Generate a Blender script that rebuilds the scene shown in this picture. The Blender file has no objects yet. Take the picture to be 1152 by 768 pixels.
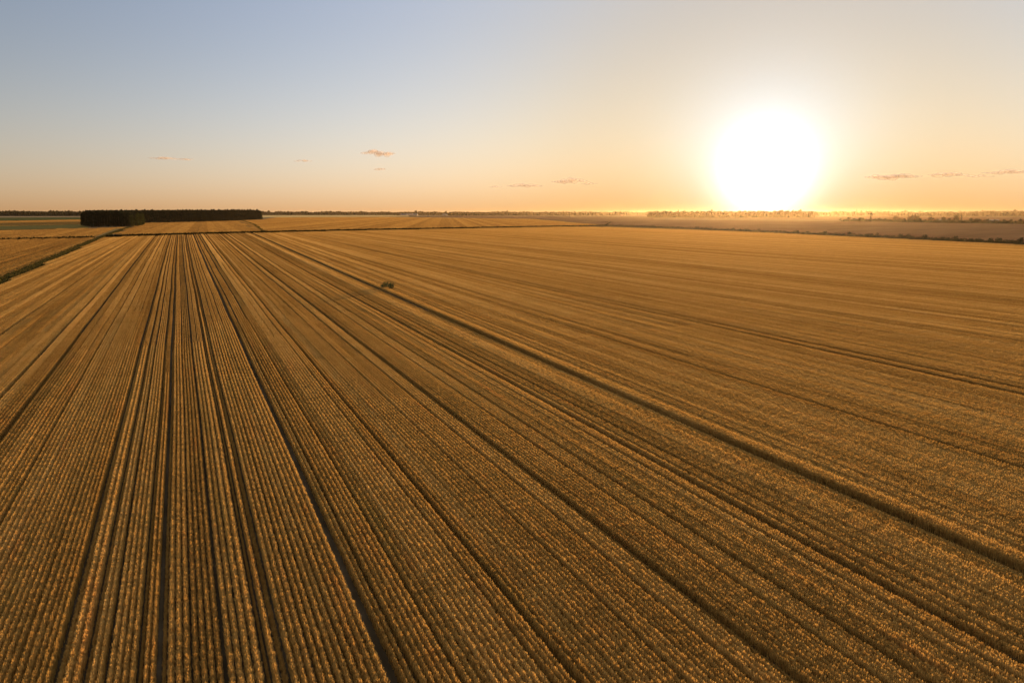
import bpy, bmesh, math, random
from mathutils import Vector, Matrix
R = math.radians
rnd = random.Random(7)
S = bpy.context.scene
COL = S.collection

# ------------------------------------------------------------------ camera
CANOPY = 0.65
CAMZ = 15.0 + CANOPY
PITCH, YAW = 10.656, 25.575
cam = bpy.data.cameras.new('camera'); camo = bpy.data.objects.new('camera', cam); COL.objects.link(camo)
cam.sensor_width = 36; cam.lens = 24; cam.clip_start = 0.5; cam.clip_end = 90000
camo.location = (0, 0, CAMZ); camo.rotation_euler = (R(90 - PITCH), 0, R(-YAW))
S.camera = camo

# ------------------------------------------------------------------ light, sky, exposure
SUN_AZ, SUN_EL = 45.4, 2.9           # clockwise from +Y
sd = Vector((math.sin(R(SUN_AZ)) * math.cos(R(SUN_EL)), math.cos(R(SUN_AZ)) * math.cos(R(SUN_EL)), math.sin(R(SUN_EL))))
L = bpy.data.lights.new('sun', 'SUN'); L.energy = 5.0; L.angle = R(0.5); L.color = (1.0, 0.62, 0.29)
sun = bpy.data.objects.new('sun', L); COL.objects.link(sun)
sun.rotation_euler = (-sd).to_track_quat('-Z', 'Y').to_euler()

world = bpy.data.worlds.new('World'); S.world = world; world.use_nodes = True
nt = world.node_tree; nt.nodes.clear()
def N(t, typ, **kw):
    n = t.nodes.new(typ)
    for k, v in kw.items(): setattr(n, k, v)
    return n
def LK(t, a, b): t.links.new(a, b)
def MATH(t, op, a, b=None, c=None, clamp=False):
    n = N(t, 'ShaderNodeMath', operation=op); n.use_clamp = clamp
    for i, v in enumerate((a, b, c)):
        if v is None: continue
        if isinstance(v, (int, float)): n.inputs[i].default_value = v
        else: LK(t, v, n.inputs[i])
    return n.outputs[0]
def VM(t, op, a, b=None):
    n = N(t, 'ShaderNodeVectorMath', operation=op)
    for i, v in enumerate((a, b)):
        if v is None: continue
        if isinstance(v, (tuple, list, Vector)): n.inputs[i].default_value = v
        elif isinstance(v, (int, float)): n.inputs['Scale'].default_value = v
        else: LK(t, v, n.inputs['Scale'] if (op == 'SCALE' and i == 1) else n.inputs[i])
    return n
sky = N(nt, 'ShaderNodeTexSky', sky_type='NISHITA')
sky.sun_disc = False; sky.sun_elevation = R(SUN_EL); sky.sun_rotation = R(SUN_AZ)
sky.altitude = 100; sky.air_density = 1.0; sky.dust_density = 0.3; sky.ozone_density = 1.5
geo = N(nt, 'ShaderNodeNewGeometry')
tc = N(nt, 'ShaderNodeTexCoord')
dirn = VM(nt, 'NORMALIZE', tc.outputs['Generated']).outputs[0]
dt = VM(nt, 'DOT_PRODUCT', dirn, sd).outputs['Value']
ang = MATH(nt, 'MULTIPLY', MATH(nt, 'ARCCOSINE', MATH(nt, 'MINIMUM', dt, 0.999999)), 57.2958)
def efall(v, w, p=1.0):
    return MATH(nt, 'EXPONENT', MATH(nt, 'MULTIPLY', MATH(nt, 'POWER', MATH(nt, 'DIVIDE', v, w), p), -1.0))
sz = N(nt, 'ShaderNodeSeparateXYZ'); LK(nt, dirn, sz.inputs[0])
elev = MATH(nt, 'MULTIPLY', MATH(nt, 'ARCSINE', MATH(nt, 'MAXIMUM', sz.outputs[2], 0.0)), 57.2958)
basis = [efall(elev, 3), efall(elev, 9), efall(ang, 50, 2), efall(ang, 16), efall(ang, 8, 2), MATH(nt, 'MULTIPLY', efall(elev, 9), efall(ang, 30))]
sc_ = N(nt, 'ShaderNodeSeparateColor'); LK(nt, sky.outputs[0], sc_.inputs[0])
# evening-sky grade of the Nishita radiance: log-space falloffs with elevation and with the angle from the sun
GRADE = [(-2.15, -0.998, 2.143, 1.60, -0.372, 0.355, -1.632), (-1.88, -1.22, 1.591, 1.545, -1.054, 0.858, -1.104), (-1.49, -1.265, 0.717, 1.685, -2.333, 1.763, -0.65)]
EXPO = 1.2
core = MATH(nt, 'MULTIPLY', efall(ang, 2.25, 1.6), 1.3)
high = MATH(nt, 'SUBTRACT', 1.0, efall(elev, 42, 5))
chs = []
for ch in range(3):
    v = GRADE[ch][0]
    for co, bs in zip(GRADE[ch][1:], basis): v = MATH(nt, 'MULTIPLY_ADD', bs, co, v)
    v = MATH(nt, 'SUBTRACT', v, EXPO * 0.6931)
    v = MATH(nt, 'MULTIPLY', MATH(nt, 'EXPONENT', v), MATH(nt, 'POWER', MATH(nt, 'MAXIMUM', sc_.outputs[ch], 0.001), 0.15))
    v = MATH(nt, 'MULTIPLY_ADD', high, (0.46, 0.45, 0.45)[ch], v)       # unseen upper sky dome, brightened to add fill light on the field
    chs.append(MATH(nt, 'MULTIPLY_ADD', core, (0.90, 0.93, 1.0)[ch], v))
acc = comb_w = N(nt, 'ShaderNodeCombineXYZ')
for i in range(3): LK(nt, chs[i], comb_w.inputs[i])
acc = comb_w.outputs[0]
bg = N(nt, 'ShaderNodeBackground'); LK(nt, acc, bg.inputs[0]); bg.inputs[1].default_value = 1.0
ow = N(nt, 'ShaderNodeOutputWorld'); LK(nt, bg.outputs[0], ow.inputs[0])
S.view_settings.view_transform = 'Standard'; S.view_settings.look = 'None'
S.view_settings.gamma = 1.0; S.view_settings.exposure = EXPO; S.view_settings.use_curve_mapping = False
S.cycles.volume_bounces = 1; S.cycles.max_bounces = 6; S.cycles.diffuse_bounces = 3; S.cycles.transmission_bounces = 3
S.cycles.transparent_max_bounces = 12
S.cycles.use_denoising = True

# ------------------------------------------------------------------ helpers
def tag(o, label=None, cat=None, group=None, kind=None):
    if label: o['label'] = label
    if cat: o['category'] = cat
    if group: o['group'] = group
    if kind: o['kind'] = kind
    return o
def empty(name, loc, rz=0):
    o = bpy.data.objects.new(name, None); o.location = loc; o.rotation_euler = (0, 0, rz); COL.objects.link(o); return o
def obj(name, me, parent=None, loc=None):
    o = bpy.data.objects.new(name, me); COL.objects.link(o)
    if parent: o.parent = parent
    if loc: o.location = loc
    return o
def mesh(name, vs, fs, mats, midx=None, attrs=None):
    me = bpy.data.meshes.new(name); me.from_pydata(vs, [], fs)
    for m in (mats if isinstance(mats, (list, tuple)) else [mats]): me.materials.append(m)
    if midx: me.polygons.foreach_set('material_index', midx)
    for k, (dom, vals) in (attrs or {}).items():
        a = me.attributes.new(k, 'FLOAT', dom); a.data.foreach_set('value', vals)
    me.update(); return me
def copy_tree(o, parent=None):
    c = o.copy(); COL.objects.link(c); c.parent = parent
    for ch in list(o.children): copy_tree(ch, c)
    return c
_p, _w = R(PITCH), R(YAW)
def G(x, y, h=15.0):
    """ground point (real metres) that a measured photo point stands on, for a surface h below the camera"""
    a, u = x - 576, 384 - y
    f = 768 * math.cos(_p) + u * math.sin(_p); z = u * math.cos(_p) - 768 * math.sin(_p)
    t = h / -z; r = a * t; f *= t
    return (r * math.cos(_w) + f * math.sin(_w), f * math.cos(_w) - r * math.sin(_w))
def in_view(x, y, margin=0.10):
    f = x * math.sin(_w) + y * math.cos(_w); r = x * math.cos(_w) - y * math.sin(_w)
    return f > 15 and abs(r) < f * (0.765 + margin) + 6
def inside(poly, x, y):
    c = False; n = len(poly)
    for i in range(n):
        x1, y1 = poly[i]; x2, y2 = poly[i - 1]
        if (y1 > y) != (y2 > y) and x < (x2 - x1) * (y - y1) / (y2 - y1) + x1: c = not c
    return c

# ------------------------------------------------------------------ materials
def mat(name):
    m = bpy.data.materials.new(name); m.use_nodes = True; t = m.node_tree; t.nodes.clear()
    return m, t, N(t, 'ShaderNodeOutputMaterial')
def ramp(t, f, stops):
    n = N(t, 'ShaderNodeValToRGB'); e = n.color_ramp.elements
    while len(e) < len(stops): e.new(0.5)
    for i, (p, c) in enumerate(stops): e[i].position = p; e[i].color = (*c, 1)
    LK(t, f, n.inputs[0]); return n.outputs[0]
def noise(t, vec, scale=1, detail=3, rough=0.55, dim='3D'):
    n = N(t, 'ShaderNodeTexNoise', noise_dimensions=dim); n.inputs['Scale'].default_value = scale
    n.inputs['Detail'].default_value = detail; n.inputs['Roughness'].default_value = rough
    LK(t, vec, n.inputs['Vector']); return n.outputs['Fac']
def comb(t, x, y, z=0.0):
    n = N(t, 'ShaderNodeCombineXYZ')
    for i, v in enumerate((x, y, z)):
        if isinstance(v, (int, float)): n.inputs[i].default_value = v
        else: LK(t, v, n.inputs[i])
    return n.outputs[0]
def mixc(t, f, a, b, mode='MIX'):
    n = N(t, 'ShaderNodeMix', data_type='RGBA', blend_type=mode)
    for s, v in (('Factor', f), ('A', a), ('B', b)):
        i = [k for k in n.inputs if k.name == s and (k.type == 'RGBA' if s != 'Factor' else k.type == 'VALUE')][0]
        if isinstance(v, (int, float)): i.default_value = v
        elif isinstance(v, tuple): i.default_value = (*v, 1)
        else: LK(t, v, i)
    return [k for k in n.outputs if k.type == 'RGBA'][0]
def leafshader(t, out, col, trans=0.4, gloss=0.03, tcol=None):
    d = N(t, 'ShaderNodeBsdfDiffuse'); tr = N(t, 'ShaderNodeBsdfTranslucent'); mx = N(t, 'ShaderNodeMixShader')
    for n in (d,): LK(t, col, n.inputs['Color'])
    LK(t, tcol or col, tr.inputs['Color'])
    mx.inputs[0].default_value = trans
    LK(t, d.outputs[0], mx.inputs[1]); LK(t, tr.outputs[0], mx.inputs[2])
    LK(t, mx.outputs[0], out.inputs[0])

def wheat_mat():
    m, t, out = mat('ripe_wheat')
    rx = N(t, 'ShaderNodeAttribute', attribute_type='INSTANCER', attribute_name='rx').outputs['Fac']
    hu = N(t, 'ShaderNodeAttribute', attribute_type='INSTANCER', attribute_name='hu').outputs['Fac']
    lx = N(t, 'ShaderNodeAttribute', attribute_type='GEOMETRY', attribute_name='lx').outputs['Fac']
    tone = N(t, 'ShaderNodeAttribute', attribute_type='GEOMETRY', attribute_name='tone').outputs['Fac']
    pos = N(t, 'ShaderNodeNewGeometry').outputs['Position']
    sp = N(t, 'ShaderNodeSeparateXYZ'); LK(t, pos, sp.inputs[0])
    X = MATH(t, 'ADD', rx, lx); Y = sp.outputs[1]
    n1 = noise(t, comb(t, MATH(t, 'MULTIPLY', X, 2.6), MATH(t, 'MULTIPLY', Y, 0.035)), 1, 3)
    n2 = noise(t, comb(t, MATH(t, 'MULTIPLY', X, 0.22), MATH(t, 'MULTIPLY', Y, 0.012)), 1, 4)
    n3 = noise(t, pos, 4.5, 2)
    n4 = noise(t, pos, 0.35, 3)
    v = MATH(t, 'MULTIPLY_ADD', n1, 0.27, 0.045)
    v = MATH(t, 'MULTIPLY_ADD', n2, 0.26, v)
    v = MATH(t, 'MULTIPLY_ADD', n3, 0.22, v)
    v = MATH(t, 'MULTIPLY_ADD', n4, 0.14, v)
    v = MATH(t, 'ADD', v, MATH(t, 'MULTIPLY', MATH(t, 'SUBTRACT', tone, 0.5), 0.16))
    v = MATH(t, 'ADD', v, MATH(t, 'MULTIPLY', MATH(t, 'SUBTRACT', hu, 0.5), 0.11))
    c = ramp(t, v, [(0.26, (0.20, 0.105, 0.028)), (0.44, (0.42, 0.238, 0.060)), (0.58, (0.58, 0.352, 0.100)), (0.76, (0.70, 0.49, 0.19))])
    red = noise(t, comb(t, MATH(t, 'MULTIPLY', X, 1.3), MATH(t, 'MULTIPLY', Y, 0.09), 4.0), 1, 4, 0.7)
    c = mixc(t, MATH(t, 'MULTIPLY', MATH(t, 'SUBTRACT', red, 0.55, clamp=True), 1.8, clamp=True), c, (0.50, 0.19, 0.05))
    gr = noise(t, comb(t, MATH(t, 'MULTIPLY', X, 0.9), MATH(t, 'MULTIPLY', Y, 0.05), 9.0), 1, 4, 0.7)
    c = mixc(t, MATH(t, 'MULTIPLY', MATH(t, 'SUBTRACT', gr, 0.56, clamp=True), 2.0, clamp=True), c, (0.26, 0.20, 0.05))
    leafshader(t, out, c, 0.42)
    return m
M_WHEAT = wheat_mat()

def leaf_mat(name, dark, light, trans=0.3, scale=0.6):
    m, t, out = mat(name)
    pos = N(t, 'ShaderNodeNewGeometry').outputs['Position']
    oi = N(t, 'ShaderNodeObjectInfo').outputs['Random']
    tone = N(t, 'ShaderNodeAttribute', attribute_type='GEOMETRY', attribute_name='tone').outputs['Fac']
    v = MATH(t, 'ADD', MATH(t, 'MULTIPLY', noise(t, pos, scale, 3), 0.5), MATH(t, 'MULTIPLY', tone, 0.35))
    v = MATH(t, 'ADD', v, MATH(t, 'MULTIPLY', oi, 0.2))
    leafshader(t, out, ramp(t, v, [(0.25, dark), (0.8, light)]), trans)
    return m
M_PINE = leaf_mat('pine_needles', (0.008, 0.009, 0.004), (0.026, 0.026, 0.010), 0.06, 0.25)
M_PINE_LIT = leaf_mat('pine_needles_sunlit', (0.018, 0.020, 0.006), (0.060, 0.056, 0.014), 0.25, 0.25)  # lit copy of the pine needles: low sun painted in as lighter olive
M_BUSH = leaf_mat('hedge_foliage', (0.009, 0.010, 0.003), (0.034, 0.028, 0.008), 0.18, 0.3)
M_SHRUB = leaf_mat('shrub_foliage', (0.018, 0.026, 0.009), (0.070, 0.090, 0.032), 0.2, 2.0)
M_GRASS = leaf_mat('verge_grass', (0.028, 0.026, 0.007), (0.085, 0.066, 0.018), 0.35, 0.5)
def simple(name, c, rough=0.9, c2=None, sc=3.0):
    m, t, out = mat(name); b = N(t, 'ShaderNodeBsdfPrincipled'); b.inputs['Roughness'].default_value = rough
    pos = N(t, 'ShaderNodeNewGeometry').outputs['Position']
    c2 = c2 or tuple(v * 0.7 for v in c)
    LK(t, ramp(t, noise(t, pos, sc, 4), [(0.35, c2), (0.65, c)]), b.inputs['Base Color'])
    b.inputs['Specular IOR Level'].default_value = 0.2
    LK(t, b.outputs[0], out.inputs[0]); return m
M_BARK = simple('bark', (0.10, 0.075, 0.05), 0.9)
M_WALL = simple('pale_render', (0.75, 0.71, 0.64), 0.8)
M_WALLD = simple('weathered_render', (0.20, 0.16, 0.115), 0.85)
M_ROOF = simple('roof_tiles', (0.22, 0.12, 0.09), 0.8)
M_METALROOF = simple('grey_sheet_roof', (0.13, 0.12, 0.105), 0.8)
M_PANE = simple('window_glass', (0.03, 0.035, 0.04), 0.15)
M_RED = simple('rust_red_paint', (0.22, 0.05, 0.035), 0.6)

def field_mat(name, cols, ang=0.0, fine=2.5, along=0.03, rough=0.95, broad=0.012):
    """soil or far crop sheet: colour streaks along the working direction"""
    m, t, out = mat(name)
    pos = N(t, 'ShaderNodeNewGeometry').outputs['Position']
    mp = N(t, 'ShaderNodeMapping', vector_type='POINT'); LK(t, pos, mp.inputs[0]); mp.inputs['Rotation'].default_value = (0, 0, ang)
    sp = N(t, 'ShaderNodeSeparateXYZ'); LK(t, mp.outputs[0], sp.inputs[0])
    s1 = noise(t, comb(t, MATH(t, 'MULTIPLY', sp.outputs[0], fine), MATH(t, 'MULTIPLY', sp.outputs[1], along)), 1, 3)
    s2 = noise(t, pos, broad, 5, 0.6)
    s3 = noise(t, comb(t, MATH(t, 'MULTIPLY', sp.outputs[0], fine * 0.12), MATH(t, 'MULTIPLY', sp.outputs[1], along * 0.3)), 1, 4)
    v = MATH(t, 'MULTIPLY_ADD', s1, 0.25, MATH(t, 'MULTIPLY_ADD', s3, 0.35, MATH(t, 'MULTIPLY', s2, 0.4)))
    d = N(t, 'ShaderNodeBsdfDiffuse'); d.inputs['Roughness'].default_value = 0.6
    LK(t, ramp(t, v, [(0.36, cols[0]), (0.5, cols[1]), (0.64, cols[2])]), d.inputs[0])
    LK(t, d.outputs[0], out.inputs[0]); return m
M_SOIL = field_mat('dry_soil', [(0.030, 0.020, 0.010), (0.055, 0.038, 0.020), (0.085, 0.062, 0.038)], 0, 6, 0.4, broad=0.5)
M_EARTH = field_mat('ground_far', [(0.12, 0.072, 0.03), (0.17, 0.105, 0.045), (0.21, 0.135, 0.062)], 0.9, 0.02, 0.004, broad=0.0007)
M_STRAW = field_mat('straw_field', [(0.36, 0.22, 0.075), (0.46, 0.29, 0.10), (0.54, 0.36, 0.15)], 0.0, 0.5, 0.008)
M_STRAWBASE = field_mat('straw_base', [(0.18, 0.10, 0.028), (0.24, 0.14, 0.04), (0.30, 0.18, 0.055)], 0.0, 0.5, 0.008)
M_PLOUGH = field_mat('ploughed_field', [(0.105, 0.052, 0.022), (0.145, 0.074, 0.033), (0.18, 0.096, 0.045)], 1.2, 0.35, 0.01)
M_GREENF = field_mat('green_field', [(0.045, 0.045, 0.014), (0.062, 0.060, 0.018), (0.085, 0.078, 0.025)], 1.0, 0.1, 0.01)
M_DULL = field_mat('dull_green_field', [(0.085, 0.062, 0.018), (0.115, 0.085, 0.025), (0.15, 0.11, 0.034)], 1.0, 0.1, 0.01)
M_VERGE = field_mat('verge_soil', [(0.018, 0.015, 0.005), (0.030, 0.025, 0.009), (0.045, 0.036, 0.013)], 0.0, 1.0, 0.2, broad=.3)
M_PALE = field_mat('pale_stubble', [(0.18, 0.115, 0.055), (0.22, 0.145, 0.07), (0.26, 0.17, 0.09)], 1.0, 0.1, 0.01)

# ------------------------------------------------------------------ ground and fields
def sheet(name, poly, z, m):
    me = mesh(name, [(x, y, z) for x, y in poly], [tuple(range(len(poly)))], m)
    o = obj(name, me); tag(o, kind='structure'); return o
RG = 7000
sheet('ground', [(RG * math.cos(2 * math.pi * i / 64), RG * math.sin(2 * math.pi * i / 64)) for i in range(64)], 0.0, M_EARTH)
MAIN = [(-30.4, -40), (-44.5, 505), (27, 558), (164, 614), (314, 652), (452, 692), (447, 584), (411, 401), (385, 277), (367, 194), (330, -40)]
sheet('field_soil', MAIN, 0.03, M_SOIL)

# ---- rows of the near field run along +Y and fan out slightly with distance
def gfan(x):
    if x >= 0: return x if x < 36 else max(0.0, 36 * (1 - (x - 36) / 70))
    return 0.6 * x if x > -13 else min(0.0, -7.8 * (1 - (-13 - x) / 20))
def rowx(x0, y):
    wob = 0.035 * math.sin(y / 19 + x0 * .05) + 0.10 * math.sin(y / 83 + 1.3 + x0 * .03) + 0.02 * math.sin(y / 7.3 + x0 * .3)
    return x0 + 0.001 * max(y, 0) * gfan(x0) + wob

TRACKS = [(-28.6, .35), (-21.2, .45), (-14.3, .40), (-11.9, .42), (-4.95, .34), (-4.15, .26), (-2.55, .24), (-1.85, .26), (1.30, .22), (1.80, .34), (5.0, .36),
          (10.3, .24), (16.9, .30), (20.6, .26), (24.6, .36), (26.1, .24), (31.15, .85), (33.0, .22), (44.0, .28), (55.0, .22), (62.7, .95), (64.9, .85),
          (74, .26), (84.5, .6), (95, .22), (105, 1.1), (118, .26), (131, .9), (146, .3), (160, .5), (178, .35), (196, 1.1), (216, .4), (238, .6), (262, 1.1), (290, .6), (320, .45), (350, .6), (385, .6), (420, .6)]
strips = []
edge = -50.0
def add_strips(a, b):
    x = a
    while x < b - 0.10:
        w = rnd.choice([0.52, 0.52, 0.78, 0.78, 1.04, 1.04, 1.3, 1.82])
        if b - (x + w) < 0.4: w = b - x
        gap = rnd.choice([0, 0, 0.01, 0.03, 0.05, 0.10]) if x < 12 else rnd.choice([0.03, 0.08, 0.14, 0.18, 0.22])
        strips.append((x, x + w - gap, rnd.gauss(0, 1), rnd.random()))
        x += w
for tx, tw in TRACKS:
    add_strips(edge, tx - tw * .42); edge = tx + tw * .42
    if tx not in (5.0, 62.7, 64.9, 105, 196, 262):                                   # trampled short stubble in the wheel track
        strips.append((tx - tw * .42 + .03, tx + tw * .42 - .03, 20 + rnd.choice([.34, .42, .5]), 0.1))
strips_main = strips

SRC = {}
def quadblade(V, Fc, tn, lxs, base, tip, w, az, t, lx):
    """a thin blade as one quad from base to tip, width direction az"""
    dx, dy = math.cos(az) * w, math.sin(az) * w
    i = len(V)
    V += [(base[0] - dx, base[1] - dy, base[2]), (base[0] + dx, base[1] + dy, base[2]), (tip[0] + dx * .8, tip[1] + dy * .8, tip[2]), (tip[0] - dx * .8, tip[1] - dy * .8, tip[2])]
    Fc.append((i, i + 1, i + 2, i + 3)); tn.append(t); lxs.extend([lx] * 4)
def make_variants(key, n, builder):
    c = bpy.data.collections.new('src_' + key)
    for k in range(n):
        V, Fc, tn, lxs = [], [], [], []
        builder(V, Fc, tn, lxs, random.Random(hash((len(key), k)) % 9999 + k))
        me = mesh(key, V, Fc, M_WHEAT, attrs={'tone': ('FACE', tn), 'lx': ('POINT', lxs)})
        o = bpy.data.objects.new('%s_%02d' % (key, k), me); c.objects.link(o)
    SRC[key] = c
ROW = 0.236
def clump(V, Fc, tn, lxs, r, cx, cy, n, spread, bw, zt=0.65, lx=None):
    ct = r.random() * 0.35
    hh = zt * r.uniform(0.93, 1.04)
    for _ in range(n):
        a = r.uniform(0, 6.283); q = math.sqrt(r.random())
        bx, by = cx + math.cos(a) * q * spread * 0.55, cy + math.sin(a) * q * spread * 0.5
        tx, ty = cx + math.cos(a) * q * spread * r.uniform(.9, 1.25), cy + math.sin(a) * q * spread * 1.1
        top = hh * (1.0 - 0.26 * q * q) + r.gauss(0, 0.02)
        L_ = r.uniform(0.16, 0.30)
        quadblade(V, Fc, tn, lxs, (bx, by, max(0.05, top - L_)), (tx, ty, top), bw * r.uniform(.7, 1.3), a + 1.571 + r.gauss(0, .5), ct + r.random() * 0.65, cx if lx is None else lx)
def rowA(V, Fc, tn, lxs, r):
    y = -1.0; ph = 0
    while y < 1.0:
        clump(V, Fc, tn, lxs, r, r.gauss(0, .010), y + 0.06, 38, 0.108 * r.uniform(.9, 1.1), 0.0092)
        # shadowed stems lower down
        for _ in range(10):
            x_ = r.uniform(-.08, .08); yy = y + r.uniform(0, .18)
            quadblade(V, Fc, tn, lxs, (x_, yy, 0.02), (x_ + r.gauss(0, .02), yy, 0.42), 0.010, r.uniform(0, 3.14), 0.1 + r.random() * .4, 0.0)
        y += 0.12 + r.uniform(-.035, .035)
def patchB(V, Fc, tn, lxs, r):
    for k in range(4):
        cx = (k - 1.5) * ROW; y = -4.0
        while y < 4.0:
            clump(V, Fc, tn, lxs, r, cx + r.gauss(0, .010), y + .12, 17, 0.090, 0.017)
            y += 0.24
def patchC(V, Fc, tn, lxs, r):
    for k in range(8):
        cx = (k - 3.5) * ROW; y = -8.0
        while y < 8.0:
            clump(V, Fc, tn, lxs, r, cx + r.gauss(0, .015), y + .25, 7, 0.11, 0.05)
            y += 0.42
def patchD(V, Fc, tn, lxs, r):
    for k in range(8):
        cx = (k - 3.5) * 1.0; y = -16.0
        while y < 16.0:
            clump(V, Fc, tn, lxs, r, cx + r.gauss(0, .1), y + .5, 5, 0.55, 0.22, 0.62)
            y += 1.1
make_variants('row', 8, rowA); make_variants('patch_b', 6, patchB); make_variants('patch_cc', 5, patchC); make_variants('patch_ddd', 5, patchD)

def instancer(name, key, pts):
    """pts: (x, y, z, rz, sx, sy, sz, rx, hu)"""
    me = bpy.data.meshes.new(name); me.from_pydata([(p[0], p[1], p[2]) for p in pts], [], [])
    def fa(n, vals): a = me.attributes.new(n, 'FLOAT', 'POINT'); a.data.foreach_set('value', vals)
    def va(n, vals):
        a = me.attributes.new(n, 'FLOAT_VECTOR', 'POINT'); a.data.foreach_set('vector', [c for v in vals for c in v])
    va('rot', [(0, 0, p[3]) for p in pts]); va('scl', [p[4:7] for p in pts]); fa('rx', [p[7] for p in pts]); fa('hu', [p[8] for p in pts])
    me.materials.append(M_WHEAT)
    o = obj(name, me)
    g = bpy.data.node_groups.new(name, 'GeometryNodeTree')
    g.interface.new_socket('Geometry', in_out='INPUT', socket_type='NodeSocketGeometry'); g.interface.new_socket('Geometry', in_out='OUTPUT', socket_type='NodeSocketGeometry')
    gi = g.nodes.new('NodeGroupInput'); go = g.nodes.new('NodeGroupOutput')
    ip = g.nodes.new('GeometryNodeInstanceOnPoints'); ci = g.nodes.new('GeometryNodeCollectionInfo')
    ci.inputs['Collection'].default_value = SRC[key]; ci.inputs['Separate Children'].default_value = True; ci.inputs['Reset Children'].default_value = True
    def na(n, typ):
        q = g.nodes.new('GeometryNodeInputNamedAttribute'); q.data_type = typ; q.inputs['Name'].default_value = n
        return [s for s in q.outputs if s.enabled and s.name == 'Attribute'][0]
    g.links.new(gi.outputs[0], ip.inputs['Points']); g.links.new(ci.outputs[0], ip.inputs['Instance']); ip.inputs['Pick Instance'].default_value = True
    g.links.new(na('rot', 'FLOAT_VECTOR'), ip.inputs['Rotation']); g.links.new(na('scl', 'FLOAT_VECTOR'), ip.inputs['Scale'])
    rv = g.nodes.new('FunctionNodeRandomValue'); rv.data_type = 'INT'
    [s for s in rv.inputs if s.name == 'Max' and s.type == 'INT'][0].default_value = 50
    [s for s in rv.inputs if s.name == 'Min' and s.type == 'INT'][0].default_value = 0
    g.links.new([s for s in rv.outputs if s.type == 'INT'][0], ip.inputs['Instance Index'])
    g.links.new(ip.outputs[0], go.inputs[0])
    md = o.modifiers.new('crop', 'NODES'); md.node_group = g
    return o

D1, D2, DMAX = 98.0, 260.0, 760.0
pA, pB, pC = [], [], []
for (a, b, hg, hu) in strips_main:
    jit = rnd.uniform(.78, 1.25)
    w = b - a; hu_n = max(-2, min(2, (hu - .5) * 4))
    hz = hg if hg > 10 else 1.0 + 0.022 * hg
    if hz > 10: hz = hz - 20
    for (lst, cell, ln, wd, d0, d1) in ((pA, ROW, 2.0, ROW, 0, D1), (pB, 4 * ROW, 8.0, 4 * ROW, D1, D2), (pC, 8 * ROW, 16.0, 8 * ROW, D2, DMAX)):
        far = d0 > 0
        we = w
        n = max(1, round(we / cell)); cw = we / n
        y0 = -20.0
        yy = math.floor(d0 * 0.0 / ln) * ln + 4
        y = 8.0
        while y < DMAX:
            yc = y + ln / 2
            for k in range(n):
                x0 = a + (k + .5) * cw; X = rowx(x0, yc)
                d = math.hypot(X, yc)
                # LOD by bands of 16 m so that the bands meet without gaps
                yb = math.floor((y - 8.0) / 16.0) * 16.0 + 16
                db = math.hypot(rowx((a + b) / 2, yb), yb)
                t_ = max(0.0, min(1.0, (db - 50) / 150)); t_ = 0 if hz < .8 else t_
                if d0 * jit <= db < (d1 * jit if d1 < DMAX else d1) and in_view(X, yc) and inside(MAIN, X, yc):
                    sl = -math.atan((rowx(x0, yc + 1) - rowx(x0, yc - 1)) / 2)
                    flip = math.pi if rnd.random() < .5 else 0
                    hz2 = (hz + 0.024 * hu_n * t_) * rnd.uniform(.985, 1.015)
                    if x0 > 31.5 and x0 < 32.4 : hz2 *= 1.12
                    lst.append((X, yc, 0.0, sl + flip, cw / wd * 1.0, 1.0, hz2, x0, .5 + (hu - .5) * (1 + .9 * t_)))
            y += ln
print('instances', len(pA), len(pB), len(pC))
# ---- other fields
def fill_patches(poly, ang, w=8.0, ln=32.0, hs=1.0, key='patch_ddd', gaps=0.5, hv=.05):
    pts = []; ca, sa = math.cos(ang), math.sin(ang)
    us = [x * ca + y * sa for x, y in poly]; vs = [-x * sa + y * ca for x, y in poly]
    u = min(us)
    while u < max(us):
        hg = rnd.gauss(0, 1); hu = rnd.random() - 1.1; v = min(vs) + rnd.uniform(0, ln)-ln
        while v < max(vs) + ln:
            x = (u + w / 2) * ca - v * sa; y = (u + w / 2) * sa + v * ca
            if inside(poly, x, y) and in_view(x, y, 0.14):
                pts.append((x, y, 0.02, ang + (math.pi if rnd.random() < .5 else 0), 1, 1, hs * (1 + hv * hg), u, hu))
            v += ln
        u += w + (gaps if rnd.random() < .4 else 0)
    return pts
LEFT = [(-34, -20), (-40.2, 188), (-47.4, 500), (-170, 455), (-700, 320), (-700, -20)]
pL = fill_patches(LEFT, 0.02, 8 * ROW, 16, key='patch_cc', gaps=.25)
pC += pL
for nm, key, pts in (('wheat_crop', 'row', pA), ('wheat_crop', 'patch_b', pB), ('wheat_crop', 'patch_cc', pC)):
    o = instancer(nm, key, pts); tag(o, kind='stuff')

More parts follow.
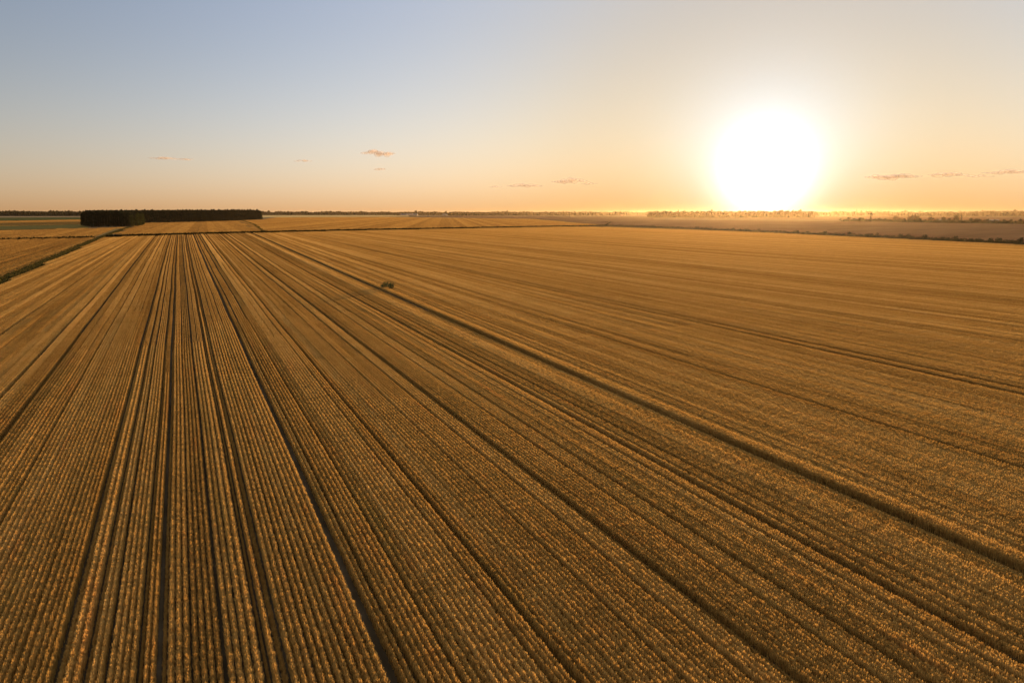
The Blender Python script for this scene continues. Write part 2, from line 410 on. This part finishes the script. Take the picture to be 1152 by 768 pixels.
LEFT2 = [(-51, 512), (-56, 856), G(100, 256.6), G(0, 258.6), G(-60, 259.7), (-480, 380), (-170, 468)]
GOLD2 = [G(-60, 255.0), G(0, 254.2), G(97, 252.0), G(97, 246.8), G(0, 248.5), G(-60, 249.6)]
NORTH = [(-42, 522), (27, 572), (57, 590), (110, 1600), (-52, 1220), (-49, 880)]
NORTHE = [(60, 592), (164, 628), (314, 667), (470, 712), (800, 1560), (700, 2600), (300, 2500), (172, 1690), (114, 1600)]
PLOUGH = [(478, 712), (467, 584), (431, 401), (405, 277), (387, 194), (360, 30), (1100, 330), (1160, 560), (1120, 930), (1130, 1330), (1600, 2500), (1450, 3500), (1000, 3300), (815, 1560)]
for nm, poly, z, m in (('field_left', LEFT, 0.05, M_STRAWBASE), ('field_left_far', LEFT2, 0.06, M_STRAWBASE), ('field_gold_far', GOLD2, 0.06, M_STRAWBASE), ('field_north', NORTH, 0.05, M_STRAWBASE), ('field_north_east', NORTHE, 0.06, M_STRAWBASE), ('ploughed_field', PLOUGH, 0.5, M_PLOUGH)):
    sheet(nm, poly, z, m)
pD = [] + fill_patches(LEFT2, 0.03) + fill_patches(GOLD2, 0.6) + fill_patches(NORTH, -0.03) + fill_patches(NORTHE, -0.35, hv=.02)
tag(instancer('wheat_crop', 'patch_ddd', pD), kind='stuff')
print('pD', len(pD))

# far bands (thin field sheets seen edge on)
def band(name, pts_lo, pts_hi, z, m):
    lo = [G(x, y, CAMZ - z) for x, y in pts_lo]; hi = [G(x, y, CAMZ - z) for x, y in pts_hi]
    return sheet(name, lo + hi[::-1], z, m)
band('green_field', [(-60, 259.7), (0, 258.6), (100, 256.4)], [(-60, 254.9), (0, 254.3), (100, 252)], 0.35, M_DULL)
band('green_field', [(-60, 249.6), (100, 246.6)], [(-60, 245.1), (100, 244.4)], 0.4, M_GREENF)
band('pale_field', [(-60, 244.8), (100, 244.2)], [(-60, 243.0), (100, 242.8)], 0.3, M_PALE)
band('golden_field', [(292, 244.6), (460, 243.7)], [(292, 242.2), (460, 242.0)], 0.3, M_STRAW)
band('pale_field', [(462, 243.2), (560, 243.2), (640, 242.8)], [(462, 242.2), (560, 242.3), (640, 242.0)], 0.3, M_PALE)
band('pale_field', [(660, 243.3), (735, 243.3)], [(660, 242.2), (735, 242.2)], 0.3, M_PALE)
band('straw_field', [(735, 247.2), (960, 249.5), (1000, 248.2)], [(735, 245.0), (960, 245.0), (1000, 245.0)], 0.6, M_EARTH)
band('brown_field', [(960, 246.8), (1200, 249.0)], [(960, 243.6), (1200, 244.3)], 0.35, M_PLOUGH)

# ------------------------------------------------------------------ foliage builders
def leafcloud(V, Fc, tn, c, rad, n, s, r, flat=0.0, hollow=0.5):
    for _ in range(n):
        while True:
            x, y, z = r.uniform(-1, 1), r.uniform(-1, 1), r.uniform(-1, 1)
            q = x * x + y * y + z * z
            if hollow * hollow < q <= 1: break
        p = Vector((c[0] + x * rad[0], c[1] + y * rad[1], c[2] + z * rad[2]))
        a = Vector((r.gauss(0, 1), r.gauss(0, 1), r.gauss(0, 1))).normalized()
        b = a.orthogonal().normalized(); e = a.cross(b); ss = s * r.uniform(.6, 1.4)
        i = len(V)
        V += [tuple(p - b * ss - e * ss * .6), tuple(p + b * ss - e * ss * .5), tuple(p + b * ss * .7 + e * ss * .6), tuple(p - b * ss * .8 + e * ss * .55)]
        Fc.append((i, i + 1, i + 2, i + 3)); tn.append(r.random())
def tube(V, Fc, pts, rs, k=7):
    i0 = len(V)
    for (p, rr) in zip(pts, rs):
        for j in range(k):
            a = 2 * math.pi * j / k; V.append((p[0] + math.cos(a) * rr, p[1] + math.sin(a) * rr, p[2]))
    for s in range(len(pts) - 1):
        for j in range(k):
            Fc.append((i0 + s * k + j, i0 + s * k + (j + 1) % k, i0 + (s + 1) * k + (j + 1) % k, i0 + (s + 1) * k + j))
def crown_mesh(kind, r, m):
    V, Fc, tn = [], [], []
    if kind == 'pine':           # unit: 10 m tall, scaled later
        z = 1.2
        while z < 9.4:
            w = (0.5 + 1.35 * (1 - (z / 10)) ** 0.7) * r.uniform(.8, 1.2)
            leafcloud(V, Fc, tn, (r.gauss(0, .15), r.gauss(0, .15), z), (w, w, .6), 30, .30, r, hollow=.3)
            z += 0.62
        leafcloud(V, Fc, tn, (0, 0, 9.6), (.22, .22, .6), 8, .16, r, hollow=0)
    elif kind == 'round':
        for _ in range(9):
            a = r.uniform(0, 6.28); q = r.uniform(.2, 1.9)
            leafcloud(V, Fc, tn, (math.cos(a) * q, math.sin(a) * q, r.uniform(3.2, 7.6)), (1.6, 1.6, 1.4), 55, .30, r)
        leafcloud(V, Fc, tn, (0, 0, 8.2), (1.4, 1.4, 1.3), 50, .28, r)
    elif kind == 'tall':
        for k in range(8):
            z = 2.0 + k
            leafcloud(V, Fc, tn, (r.gauss(0, .25), r.gauss(0, .25), z), (.95, .95, .95), 40, .24, r, hollow=.3)
    elif kind == 'bush':         # unit: 2 m tall
        for _ in range(5):
            a = r.uniform(0, 6.28); q = r.uniform(0, 1.0); h = r.uniform(.5, 1.5)
            leafcloud(V, Fc, tn, (math.cos(a) * q, math.sin(a) * q, h), (.75, .75, .6), 34, .17, r, hollow=.3)
        leafcloud(V, Fc, tn, (0, 0, .5), (1.3, 1.3, .5), 60, .17, r, hollow=0)
    return mesh(kind + '_crown', V, Fc, m, attrs={'tone': ('FACE', tn)})
def trunk_mesh(h, rr, r, limbs=4):
    V, Fc = [], []
    tube(V, Fc, [(0, 0, -.1), (.03, 0, h * .4), (-.05, .05, h * .75), (0, .02, h)], [rr, rr * .75, rr * .45, rr * .1])
    for _ in range(limbs):
        a = r.uniform(0, 6.28); z = r.uniform(.35, .7) * h
        tube(V, Fc, [(0, 0, z), (math.cos(a) * h * .1, math.sin(a) * h * .1, z + h * .1), (math.cos(a) * h * .17, math.sin(a) * h * .17, z + h * .2)], [rr * .4, rr * .25, rr * .06], 5)
    return mesh('trunk', V, Fc, M_BARK)
r1 = random.Random(11)
PINES = [crown_mesh('pine', r1, M_PINE) for _ in range(5)]
PINES_LIT = [crown_mesh('pine', r1, M_PINE_LIT) for _ in range(2)]  # same pine crowns, sunlight painted into the foliage colour
ROUNDS = [crown_mesh('round', r1, M_BUSH) for _ in range(4)]
TALLS = [crown_mesh('tall', r1, M_BUSH) for _ in range(2)]
BUSHES = [crown_mesh('bush', r1, M_BUSH) for _ in range(6)]
PTRUNK = trunk_mesh(9.0, .16, r1, 0); RTRUNK = trunk_mesh(7.5, .22, r1, 5)
def tree(name, crown, trunk, loc, h, wid, label, cat='tree', group=None, base=10.0):
    e = empty(name, loc, rnd.uniform(0, 6.28)); e.scale = (wid, wid, h / base)
    obj('crown', crown, e)
    if trunk: obj('trunk', trunk, e)
    return tag(e, label, cat, group)

# ------------------------------------------------------------------ plantation wood (left)
FR = [(-104, 962), (-82, 866), (-50, 872), (-56, 930), (-59, 1228)]   # left block outline toward the camera
WING = [(-59, 1228), (22, 1262), (164, 1680)]
WING = [(-58, 1150), (-40, 1215), (24, 1290), (92, 1450), (166, 1680)]
def along(pts, step):
    out = []
    for (a, b) in zip(pts, pts[1:]):
        d = math.hypot(b[0] - a[0], b[1] - a[1]); n = max(1, int(d / step))
        for k in range(n): out.append((a[0] + (b[0] - a[0]) * k / n, a[1] + (b[1] - a[1]) * k / n))
    return out
def forest_h(y): return 17.3 + (y - 870) * (4.6 / 800)
nT = 0
GRP = 'conifers along the edge of the plantation wood'
for (x, y) in along([(-106, 980), (-84, 868)], 3.6) + along([(-84, 868), (-50, 874)], 2.5) + along([(-84, 872), (-50, 878)], 3.4):
    tree('conifer_tree', PINES[rnd.randrange(5)], PTRUNK, (x + rnd.gauss(0, .7), y + rnd.gauss(0, .7), 0), forest_h(y) * rnd.choice([.9, .95, 1.0, 1.03, 1.08]) * (.86 if x < -98 else 1), 1.55, 'dark conifer standing in the near left block of the plantation wood', 'tree', GRP); nT += 1
for (x, y) in along([(-50, 874), (-46, 905), (-44, 1000), (-50, 1150)], 13.0):
    tree('conifer_tree', PINES_LIT[rnd.randrange(2)], PTRUNK, (x + rnd.gauss(0, .7), y + rnd.gauss(0, .7), 0), forest_h(y) * rnd.uniform(.70, .95), 1.7, 'conifer with sunlight painted in as olive green on the right corner of the near wood block', 'tree', 'sunlit trees at the corner of the near wood block'); nT += 1
for (x, y) in along(WING, 3.6):
    tree('conifer_tree', PINES[rnd.randrange(5)], PTRUNK, (x + rnd.gauss(0, .8), y + rnd.gauss(0, .8), 0), forest_h(y) * rnd.choice([.92, .96, 1.0, 1.03, 1.12]), 1.4, 'dark conifer in the long straight right wing of the plantation wood', 'tree', GRP); nT += 1
for k in range(5):
    tree('conifer_tree', PINES_LIT[k % 2], PTRUNK, (166 + k * 1.2, 1684 + k * 5, 0), forest_h(1680) * rnd.uniform(.88, .95), 1.8, 'conifer with sunlit green painted in at the far right end of the plantation wood', 'tree', 'trees at the right end of the plantation wood'); nT += 1
print('forest trees', nT)
V, Fc, tn = [], [], []
BLK = [(-84, 876), (-52, 882), (-58, 1150), (-42, 1222), (22, 1297), (89, 1455), (163, 1688), (150, 1760), (60, 1640), (-70, 1330), (-112, 1150), (-106, 985)]
rf = random.Random(5); nb = 0
while nb < 5200:
    x, y = rf.uniform(-115, 168), rf.uniform(876, 1760)
    if not inside(BLK, x, y): continue
    H = forest_h(y); nb += 1
    z = rf.uniform(1.0, H * .95) if rf.random() < .6 else H * rf.uniform(.85, .96)
    leafcloud(V, Fc, tn, (x, y, z), (2.4, 2.4, 1.6), 5, 1.1, rf, hollow=0)
tag(obj('wood_interior_trees', mesh('wood_mass', V, Fc, M_PINE, attrs={'tone': ('FACE', tn)})), kind='stuff')

# ------------------------------------------------------------------ hedgerow on the right
def at(poly, s):
    tot = [math.hypot(b[0] - a[0], b[1] - a[1]) for a, b in zip(poly, poly[1:])]
    d = s * sum(tot)
    for (a, b), t_ in zip(zip(poly, poly[1:]), tot):
        if d <= t_: return (a[0] + (b[0] - a[0]) * d / t_, a[1] + (b[1] - a[1]) * d / t_)
        d -= t_
    return poly[-1]
HEDGE = [(459, 700), (457, 584), (421, 401), (395, 277), (377, 194), (368, 150)]
nB = 130
for k in range(nB):
    s = (k + rnd.uniform(-.3, .3)) / nB
    x, y = at(HEDGE, min(max(s, 0), 1))
    near = (700 - y) / 500
    h = rnd.choice([1.3, 1.6, 1.9, 2.0, 2.4, 2.8]) * (0.95 + .3 * near) if y < 520 else rnd.choice([.8, 1.2, 1.6, 2.2])
    e = empty('hedgerow_bush', (x + rnd.gauss(0, .8), y, 0), rnd.uniform(0, 6.28)); w = rnd.uniform(1.1, 1.9)
    e.scale = (w, w, h / 2.0)
    obj('foliage', BUSHES[rnd.randrange(6)], e)
    where = 'near right end of the hedgerow' if y < 330 else ('middle of the hedgerow between wheat and ploughed field' if y < 520 else 'far sun-hazed end of the hedgerow')
    tag(e, 'dark green bush in the ' + where, 'bush', 'bushes in the hedgerow right, ' + ('near' if y < 330 else 'middle' if y < 520 else 'far'))
# low tangled undergrowth under the bushes
def strip_growth(name, poly, width, n, s, h, m, seed, kind='stuff'):
    V, Fc, tn = [], [], []; r = random.Random(seed)
    for _ in range(n):
        q = r.random(); x, y = at(poly, q)
        a, b = at(poly, max(0, q - .002)), at(poly, min(1, q + .002))
        dx, dy = b[0] - a[0], b[1] - a[1]; dl = math.hypot(dx, dy) or 1
        o = r.gauss(0, width / 2.6); x += -dy / dl * o; y += dx / dl * o
        z = r.uniform(.05, h) * r.uniform(.5, 1)
        leafcloud(V, Fc, tn, (x, y, z), (s * 1.5, s * 1.5, h * .25), 2, s, r, hollow=0)
    o = obj(name, mesh(name, V, Fc, m, attrs={'tone': ('FACE', tn)}))
    if kind: tag(o, kind=kind)
    return o
strip_growth('undergrowth', HEDGE, 3.2, 12000, .32, 1.8, M_BUSH, 3)
DARK = [G(x, y) for x, y in ((-60, 270.3), (0, 269), (110, 266.5))]
HD1 = [(-900, 250), (-560, 352), (-300, 420), (-95, 492), (-50, 510)]
HD2 = [(-44, 516), (27, 564), (164, 620), (314, 659), (459, 702)]
o = strip_growth('hedge', HD1, 2.0, 14000, .34, 1.3, M_BUSH, 4, None); tag(o, 'thin dark hedge line crossing the left field beyond the grassy track', 'hedge')
o = strip_growth('hedge', HD2, 2.4, 22000, .34, 1.65, M_BUSH, 5, None); tag(o, 'low dark hedge line along the far end of the row-cropped wheat field', 'hedge')
strip_growth('undergrowth', [(459, 702), (640, 960), (800, 1560)], 2.5, 1500, .4, .9, M_BUSH, 15)
# grassy track on the left and its tall dark edge
VERGE = [(-43, 60), (-43.6, 188), (-48.5, 470), (-50, 520), (-52, 860)]
sheet('grass_track', [(-32.2, 20), (-36.6, 188), (-44.6, 500), (-49.6, 880), (-53, 880), (-47.6, 505), (-39.2, 188), (-34.6, 20)], 0.10, M_VERGE)
strip_growth('grass', [(-36, 90), (-38.2, 188), (-46.4, 490), (-51.5, 870)], 2.1, 24000, .20, .8, M_GRASS, 6)
DITCHV = [(61, 592), (90, 1000), (118, 1600)]
strip_growth('undergrowth', DITCHV, 2.4, 2500, .4, .8, M_GRASS, 16)

# ------------------------------------------------------------------ two shrubs by the wide wheel track
def shrub(name, loc, w, h, label, seed):
    r = random.Random(seed); e = empty(name, loc)
    V, Fc, tn = [], [], []
    for _ in range(9):
        a = r.uniform(0, 6.28); q = r.uniform(0, w * .33)
        leafcloud(V, Fc, tn, (math.cos(a) * q, math.sin(a) * q, r.uniform(.25, .8) * h), (w * .26, w * .26, h * .22), 90, .055, r, hollow=.2)
    obj('foliage', mesh('shrub_leaves', V, Fc, M_SHRUB, attrs={'tone': ('FACE', tn)}), e)
    V, Fc = [], []
    for _ in range(6):
        a = r.uniform(0, 6.28)
        tube(V, Fc, [(0, 0, 0), (math.cos(a) * w * .15, math.sin(a) * w * .15, h * .4), (math.cos(a) * w * .3, math.sin(a) * w * .3, h * .85)], [.03, .02, .008], 5)
    obj('stem', mesh('shrub_stems', V, Fc, M_BARK), e)
    return tag(e, label, 'shrub')
bx, by = G(439.8, 325.6, CAMZ - .4); shrub('shrub', (bx, by, .2), 2.3, 1.95, 'taller grey-green shrub on the right of two beside the wide dark wheel track', 1)
bx, by = G(433.4, 324.2, CAMZ - .4); shrub('shrub', (bx, by, .2), 2.1, 1.6, 'smaller dark shrub on the left of two beside the wide dark wheel track', 2)

# ------------------------------------------------------------------ farm tree line on the right
def P0(x, y): return G(x, y, CAMZ)
spec = []
x = 948.0
while x < 1175:
    big = {982: 1}
    spec.append((x, rnd.uniform(3.0, 5.2), rnd.choice('rrrb')))
    x += rnd.uniform(2.6, 4.6)
for (px, hh, kd) in spec + [(982, 9.5, 't'), (1003, 7.0, 'r'), (1026, 7.6, 'r'), (1036, 7.2, 'r'), (1044.5, 6.5, 'r'), (1059, 6.6, 'r'), (1077, 8.4, 'r'), (1078.5, 8.0, 't'), (1024, 7.5, 't'), (1088, 5.5, 'r')]:
    by_ = 249.3 + (px - 950) * (252.3 - 249.3) / 202
    x, y = P0(px, by_); d = math.hypot(x, y)
    H = hh * d / 768
    big = hh > 5.6
    lab = {982: 'tall narrow dark tree rising above the farm tree line', 1003: 'rounded tree just right of the farm buildings', 1026: 'broad rounded tree in the farm tree line right of two gaps',
           1036: 'rounded tree beside the broad one in the farm tree line', 1044.5: 'medium rounded tree in the middle of the farm tree line', 1059: 'pointed leafy tree in the farm tree line',
           1077: 'tallest bulky tree of the farm tree line at right', 1078.5: 'upright tree growing through the tallest bulky one at right', 1024: 'slim upright tree left of the broad rounded one', 1088: 'dark tree right of the tallest bulky tree'}.get(px if big or px == 1088 else None,
           'low leafy tree in the farm tree line beyond the ploughed field, ' + ('left' if px < 1020 else 'middle' if px < 1085 else 'right') + ' part')
    cr = TALLS[rnd.randrange(2)] if kd == 't' else ROUNDS[rnd.randrange(4)]
    w = H / 10 * (1.15 if kd == 'r' else 1.0) * (1.6 if hh < 4.2 else 1.25 if kd == 'r' else 1)
    tree('farm_tree', cr, RTRUNK, (x, y + rnd.uniform(-6, 6), 0), H, w, lab, 'tree', None if big else 'low trees of the farm tree line, ' + ('left' if px < 1020 else 'middle' if px < 1085 else 'right'))
a, b = P0(1095, 251.3), P0(1170, 252.6)
strip_growth('undergrowth', [P0(950, 249.4), P0(1050, 250.9), P0(1175, 252.7)], 8, 7000, 1.1, 4.2, M_BUSH, 21)

# ------------------------------------------------------------------ far buildings
def house(name, px, py, L_, Wd, Hw, Hr, rz, label, cat='building', wall=M_WALL, roofm=M_ROOF):
    x, y = P0(px, py); e = empty(name, (x, y, 0), rz)
    def box(x0, x1, y0, y1, z0, z1):
        return [(x0, y0, z0), (x1, y0, z0), (x1, y1, z0), (x0, y1, z0), (x0, y0, z1), (x1, y0, z1), (x1, y1, z1), (x0, y1, z1)], [(0, 3, 2, 1), (4, 5, 6, 7), (0, 1, 5, 4), (1, 2, 6, 5), (2, 3, 7, 6), (3, 0, 4, 7)]
    v, f = box(-L_ / 2, L_ / 2, -Wd / 2, Wd / 2, 0, Hw)
    v += [(-L_ / 2, 0, Hw + Hr), (L_ / 2, 0, Hw + Hr)]; f += [(4, 7, 8), (5, 9, 6)]
    obj('wall', mesh('wall', v, f, wall), e)
    o_ = .5; k = Hr / (Wd / 2)
    V = []
    for xx in (-L_ / 2 - o_, L_ / 2 + o_):
        V += [(xx, -Wd / 2 - o_, Hw - o_ * k + .05), (xx, 0, Hw + Hr + .05), (xx, Wd / 2 + o_, Hw - o_ * k + .05), (xx, Wd / 2 + o_, Hw - o_ * k + .3), (xx, 0, Hw + Hr + .32), (xx, -Wd / 2 - o_, Hw - o_ * k + .3)]
    obj('roof', mesh('roof', V, [(0, 1, 4, 5), (1, 2, 3, 4), (6, 11, 10, 7), (7, 10, 9, 8), (0, 5, 11, 6), (5, 4, 10, 11), (4, 3, 9, 10), (3, 2, 8, 9), (2, 1, 7, 8), (1, 0, 6, 7)], roofm), e)
    n = max(2, int(L_ / 5))
    for i in range(n):
        xx = -L_ / 2 + (i + .5) * L_ / n
        v, f = box(xx - .6, xx + .6, -Wd / 2 - .06, -Wd / 2 + .05, 1.0, 2.4)
        obj('door' if i == n // 2 else 'window', mesh('opening', [(a_, b_, c_ if i != n // 2 else (c_ - 1.0 if c_ < 1.5 else c_ - .2)) for a_, b_, c_ in v], f, M_PANE), e)
    return tag(e, label, cat)
fz = R(-YAW)
house('farm_shed', 962.5, 248.8, 15, 8, 3.2, 2.0, fz - .5, 'long white shed at the left end of the farm tree line', roofm=M_METALROOF)
house('farmhouse', 967.5, 249.3, 10, 7, 2.8, 2.0, fz - .7, 'small white building just right of the long white shed')
house('farmhouse', 978, 249.0, 12, 7, 3.0, 2.0, fz - .4, 'pale low building left of the tall narrow tree')
house('farmhouse', 989, 249.2, 11, 7, 3.0, 2.0, fz - .4, 'pale low building right of the tall narrow tree', roofm=M_METALROOF, wall=M_WALLD)
house('farmhouse', 1060, 250.2, 12, 7, 3.0, 2.2, fz - .4, 'grey-roofed house half hidden in the middle of the farm tree line', roofm=M_METALROOF, wall=M_WALLD)
house('farmhouse', 1116, 251.2, 16, 8, 3.2, 2.2, fz - .3, 'grey-roofed house near the right end of the farm tree line', roofm=M_METALROOF, wall=M_WALLD)
house('farm_barn', 463, 242.6, 70, 22, 6, 4.5, fz - .1, 'wide pale barn on the horizon right of the round dark trees', roofm=M_METALROOF, wall=M_WALLD)
house('farm_barn', 454, 242.7, 40, 18, 6, 4, fz - .1, 'smaller grey-roofed barn on the horizon beside the round dark trees', roofm=M_METALROOF, wall=M_WALLD)
house('farm_barn', 500.5, 243.0, 24, 14, 6, 4, fz - .1, 'pale barn on the horizon left of two dark trees', roofm=M_METALROOF, wall=M_WALLD)
house('farm_barn', 699.5, 243.3, 8, 7, 6, 3, fz, 'small dark red barn on the horizon left of the sun', wall=M_RED)
house('farmhouse', 785, 242.6, 26, 14, 7, 4, fz, 'white house in front of the woods under the sun glare')
house('farmhouse', 403, 242.0, 30, 14, 6, 4, fz, 'tiny pale house on the horizon left of the barns', wall=M_WALLD)
for (px, py, hh, lab) in ((447, 243.4, 4.2, 'round dark tree at the left of the horizon barns'), (449, 243.2, 3.4, 'smaller dark tree beside the round one left of the barns'),
                          (504.5, 243.4, 4.0, 'dark tree directly right of the pale horizon barn'), (508, 243.3, 3.6, 'second dark tree to the right of the pale horizon barn'), (468.5, 241.5, 5.0, 'lone tree standing above the horizon over the barns'),
                          (1141, 241.5, 5.0, 'rounded tree standing above the horizon at far right'), (1116.5, 241.3, 3.6, 'low rounded tree on the horizon left of the far right one')):
    x, y = P0(px, py); d = math.hypot(x, y); H = hh * d / 768
    tree('horizon_tree', ROUNDS[rnd.randrange(4)], RTRUNK, (x, y, 0), H, H / 10 * 1.5, lab)

# ------------------------------------------------------------------ far woods on the horizon
def woods(pxa, pxb, base_y, top_px, m, seed, dens=1.0, depth=0.06, thick=1.0):
    V, Fc, tn = [], [], []; r = random.Random(seed)
    x = pxa
    hb = 1.0; run = 0; prev = None
    while x < pxb:
        if run <= 0: hb = r.uniform(.82, 1.0); run = r.uniform(2, 14)
        px, py = P0(x, base_y + r.uniform(-.15, .15)); d = math.hypot(px, py); u = d / 768
        H = top_px * u * hb * r.uniform(.9, 1.06)
        if r.random() < .04: H *= 1.2
        k = 1 + r.uniform(0, depth)
        n = int(32 * thick)
        w = 1.2 * u
        leafcloud(V, Fc, tn, (px * k, py * k, H * .5), (w, w, H * .5), n, H * .22, r, hollow=0)
        k2 = 1 + depth * .5 + 25.0 / d; h_ = H * .74; i = len(V)        # solid inner mass of the wood
        V += [(px, py, 0), (px, py, h_ * .9), (px * (1 + 8 / d), py * (1 + 8 / d), h_), (px * k2, py * k2, h_), (px * k2, py * k2, 0)]
        if prev is not None:
            for q in range(4): Fc.append((prev + q, i + q, i + q + 1, prev + q + 1)); tn.append(r.random())
        prev = i
        x += r.uniform(.5, .9) / dens; run -= .7
    o = obj('distant_woods', mesh('distant_woods', V, Fc, m, attrs={'tone': ('FACE', tn)})); tag(o, kind='stuff')
woods(-60, 1215, 242.0, 3.7, M_BUSH, 31, 1.0)
woods(-60, 100, 243.2, 4.4, M_BUSH, 32, 1.0)
woods(505, 700, 242.6, 3.6, M_BUSH, 33, .8)
woods(730, 915, 244.8, 6.4, M_BUSH, 34, 2.6, 0.05)
woods(915, 1010, 242.9, 3.8, M_BUSH, 35, .9)
woods(1008, 1215, 243.2, 3.6, M_BUSH, 36, .8)

# ------------------------------------------------------------------ clouds, far beyond the haze
def cloud_mat():
    m, t, out = mat('cloud_vapour')
    lw = N(t, 'ShaderNodeLayerWeight'); lw.inputs[0].default_value = 0.35
    pos = N(t, 'ShaderNodeTexCoord').outputs['Object']
    nz = noise(t, pos, 1.6, 5, 0.65)
    d = N(t, 'ShaderNodeBsdfDiffuse'); d.inputs[0].default_value = (0.95, 0.84, 0.72, 1)
    tl = N(t, 'ShaderNodeBsdfTranslucent'); tl.inputs[0].default_value = (0.75, 0.62, 0.48, 1)
    mx = N(t, 'ShaderNodeMixShader'); mx.inputs[0].default_value = .5; LK(t, d.outputs[0], mx.inputs[1]); LK(t, tl.outputs[0], mx.inputs[2])
    tr = N(t, 'ShaderNodeBsdfTransparent'); m2 = N(t, 'ShaderNodeMixShader')
    f = MATH(t, 'SUBTRACT', 1.0, lw.outputs['Facing'])
    f = MATH(t, 'MULTIPLY', MATH(t, 'POWER', f, 1.2), MATH(t, 'MULTIPLY', nz, 0.75), clamp=True)
    LK(t, f, m2.inputs[0]); LK(t, tr.outputs[0], m2.inputs[1]); LK(t, mx.outputs[0], m2.inputs[2])
    LK(t, m2.outputs[0], out.inputs[0]); return m
M_CLOUD = cloud_mat()
def cloud(px, py, wpx, hpx, label, seed, dist=26000):
    a, u = px - 576, 384 - py
    f = 768 * math.cos(_p) + u * math.sin(_p); z = u * math.cos(_p) - 768 * math.sin(_p)
    hl = math.hypot(a, f); k = dist / hl
    x = (a * math.cos(_w) + f * math.sin(_w)) * k; y = (f * math.cos(_w) - a * math.sin(_w)) * k; zz = z * k
    px_m = dist / 768.0
    r = random.Random(seed); bm = bmesh.new()
    n = max(4, int(wpx / 3.2))
    for i in range(n):
        s = (i + .5) / n * 2 - 1
        rr = (1 - abs(s) ** 1.6) * .8 + .25
        M = Matrix.Translation((s * wpx * .42 + r.uniform(-1, 1), r.uniform(-3, 3), r.uniform(-.15, .3) * hpx * rr)) @ Matrix.Diagonal((r.uniform(3.0, 5.5) * (wpx / 30) ** .5, 5.0, hpx * .38 * rr * r.uniform(.7, 1.3), 1))
        bmesh.ops.create_icosphere(bm, subdivisions=3, radius=1.0, matrix=M)
    for v in bm.verts:
        q = math.sin(v.co.x * 1.7 + seed) * math.cos(v.co.z * 3.1 + v.co.y) * .18 + math.sin(v.co.x * 4.3 + v.co.z * 6) * .08
        v.co.z += q * hpx * .35; v.co *= px_m
    for fc in bm.faces: fc.smooth = True
    me = bpy.data.meshes.new('cloud'); bm.to_mesh(me); bm.free(); me.materials.append(M_CLOUD)
    o = obj('cloud', me); o.location = (x, y, zz); o.rotation_euler = (0, 0, -math.atan2(x, y)); tag(o, label, 'cloud')
for i, c in enumerate([(425, 172.5, 36, 8.5, 'largest small cloud high above the horizon left of centre'), (427, 190, 16, 3, 'tiny wisp of cloud just under the largest small cloud'),
        (341, 181, 18, 3, 'faint small wisp left of the largest small cloud'), (183, 178, 26, 3.4, 'thin cloud streak above the plantation wood'), (208, 179, 16, 2.6, 'faint wisp right of the thin streak above the wood'),
        (557, 210, 14, 2.6, 'short faint wisp at the left of the central cloud row'), (590, 209, 40, 5, 'long flat cloud in the middle of the central cloud row'), (641, 203.5, 38, 7, 'puffier cloud at the right of the central cloud row'), (663, 206, 16, 3, 'small ragged wisp trailing right of the puffier central cloud'),
        (1004, 198.5, 50, 6, 'broad flat orange cloud nearest to the sun on its right'), (1066, 196.5, 32, 5, 'flat tan cloud in the middle of the right-hand row'), (1100, 198, 22, 3, 'thin wisp joining the right-hand clouds'), (1135, 193.5, 38, 4.5, 'long thin cloud touching the right edge of the picture')]):
    cloud(*c, seed=i + 1)

# ------------------------------------------------------------------ haze
HT = 30.0; HR = 30000
v = [(sx * HR, sy * HR, z) for z in (-1.0, HT) for sx, sy in ((-1, -1), (1, -1), (1, 1), (-1, 1))]
# the box encloses the ground disc
v = [(sx * 7300, sy * 7300, z) for z in (-1.0, HT) for sx, sy in ((-1, -1), (1, -1), (1, 1), (-1, 1))]
m = bpy.data.materials.new('haze'); m.use_nodes = True; t = m.node_tree; t.nodes.clear()
out = N(t, 'ShaderNodeOutputMaterial'); pv = N(t, 'ShaderNodeVolumePrincipled')
pv.inputs['Color'].default_value = (0.99, 0.75, 0.46, 1); pv.inputs['Density'].default_value = 1.15e-5; pv.inputs['Anisotropy'].default_value = 0.8
LK(t, pv.outputs[0], out.inputs['Volume'])
hz = obj('haze', mesh('haze', v, [(0, 3, 2, 1), (4, 5, 6, 7), (0, 1, 5, 4), (1, 2, 6, 5), (2, 3, 7, 6), (3, 0, 4, 7)], m)); tag(hz, kind='stuff')
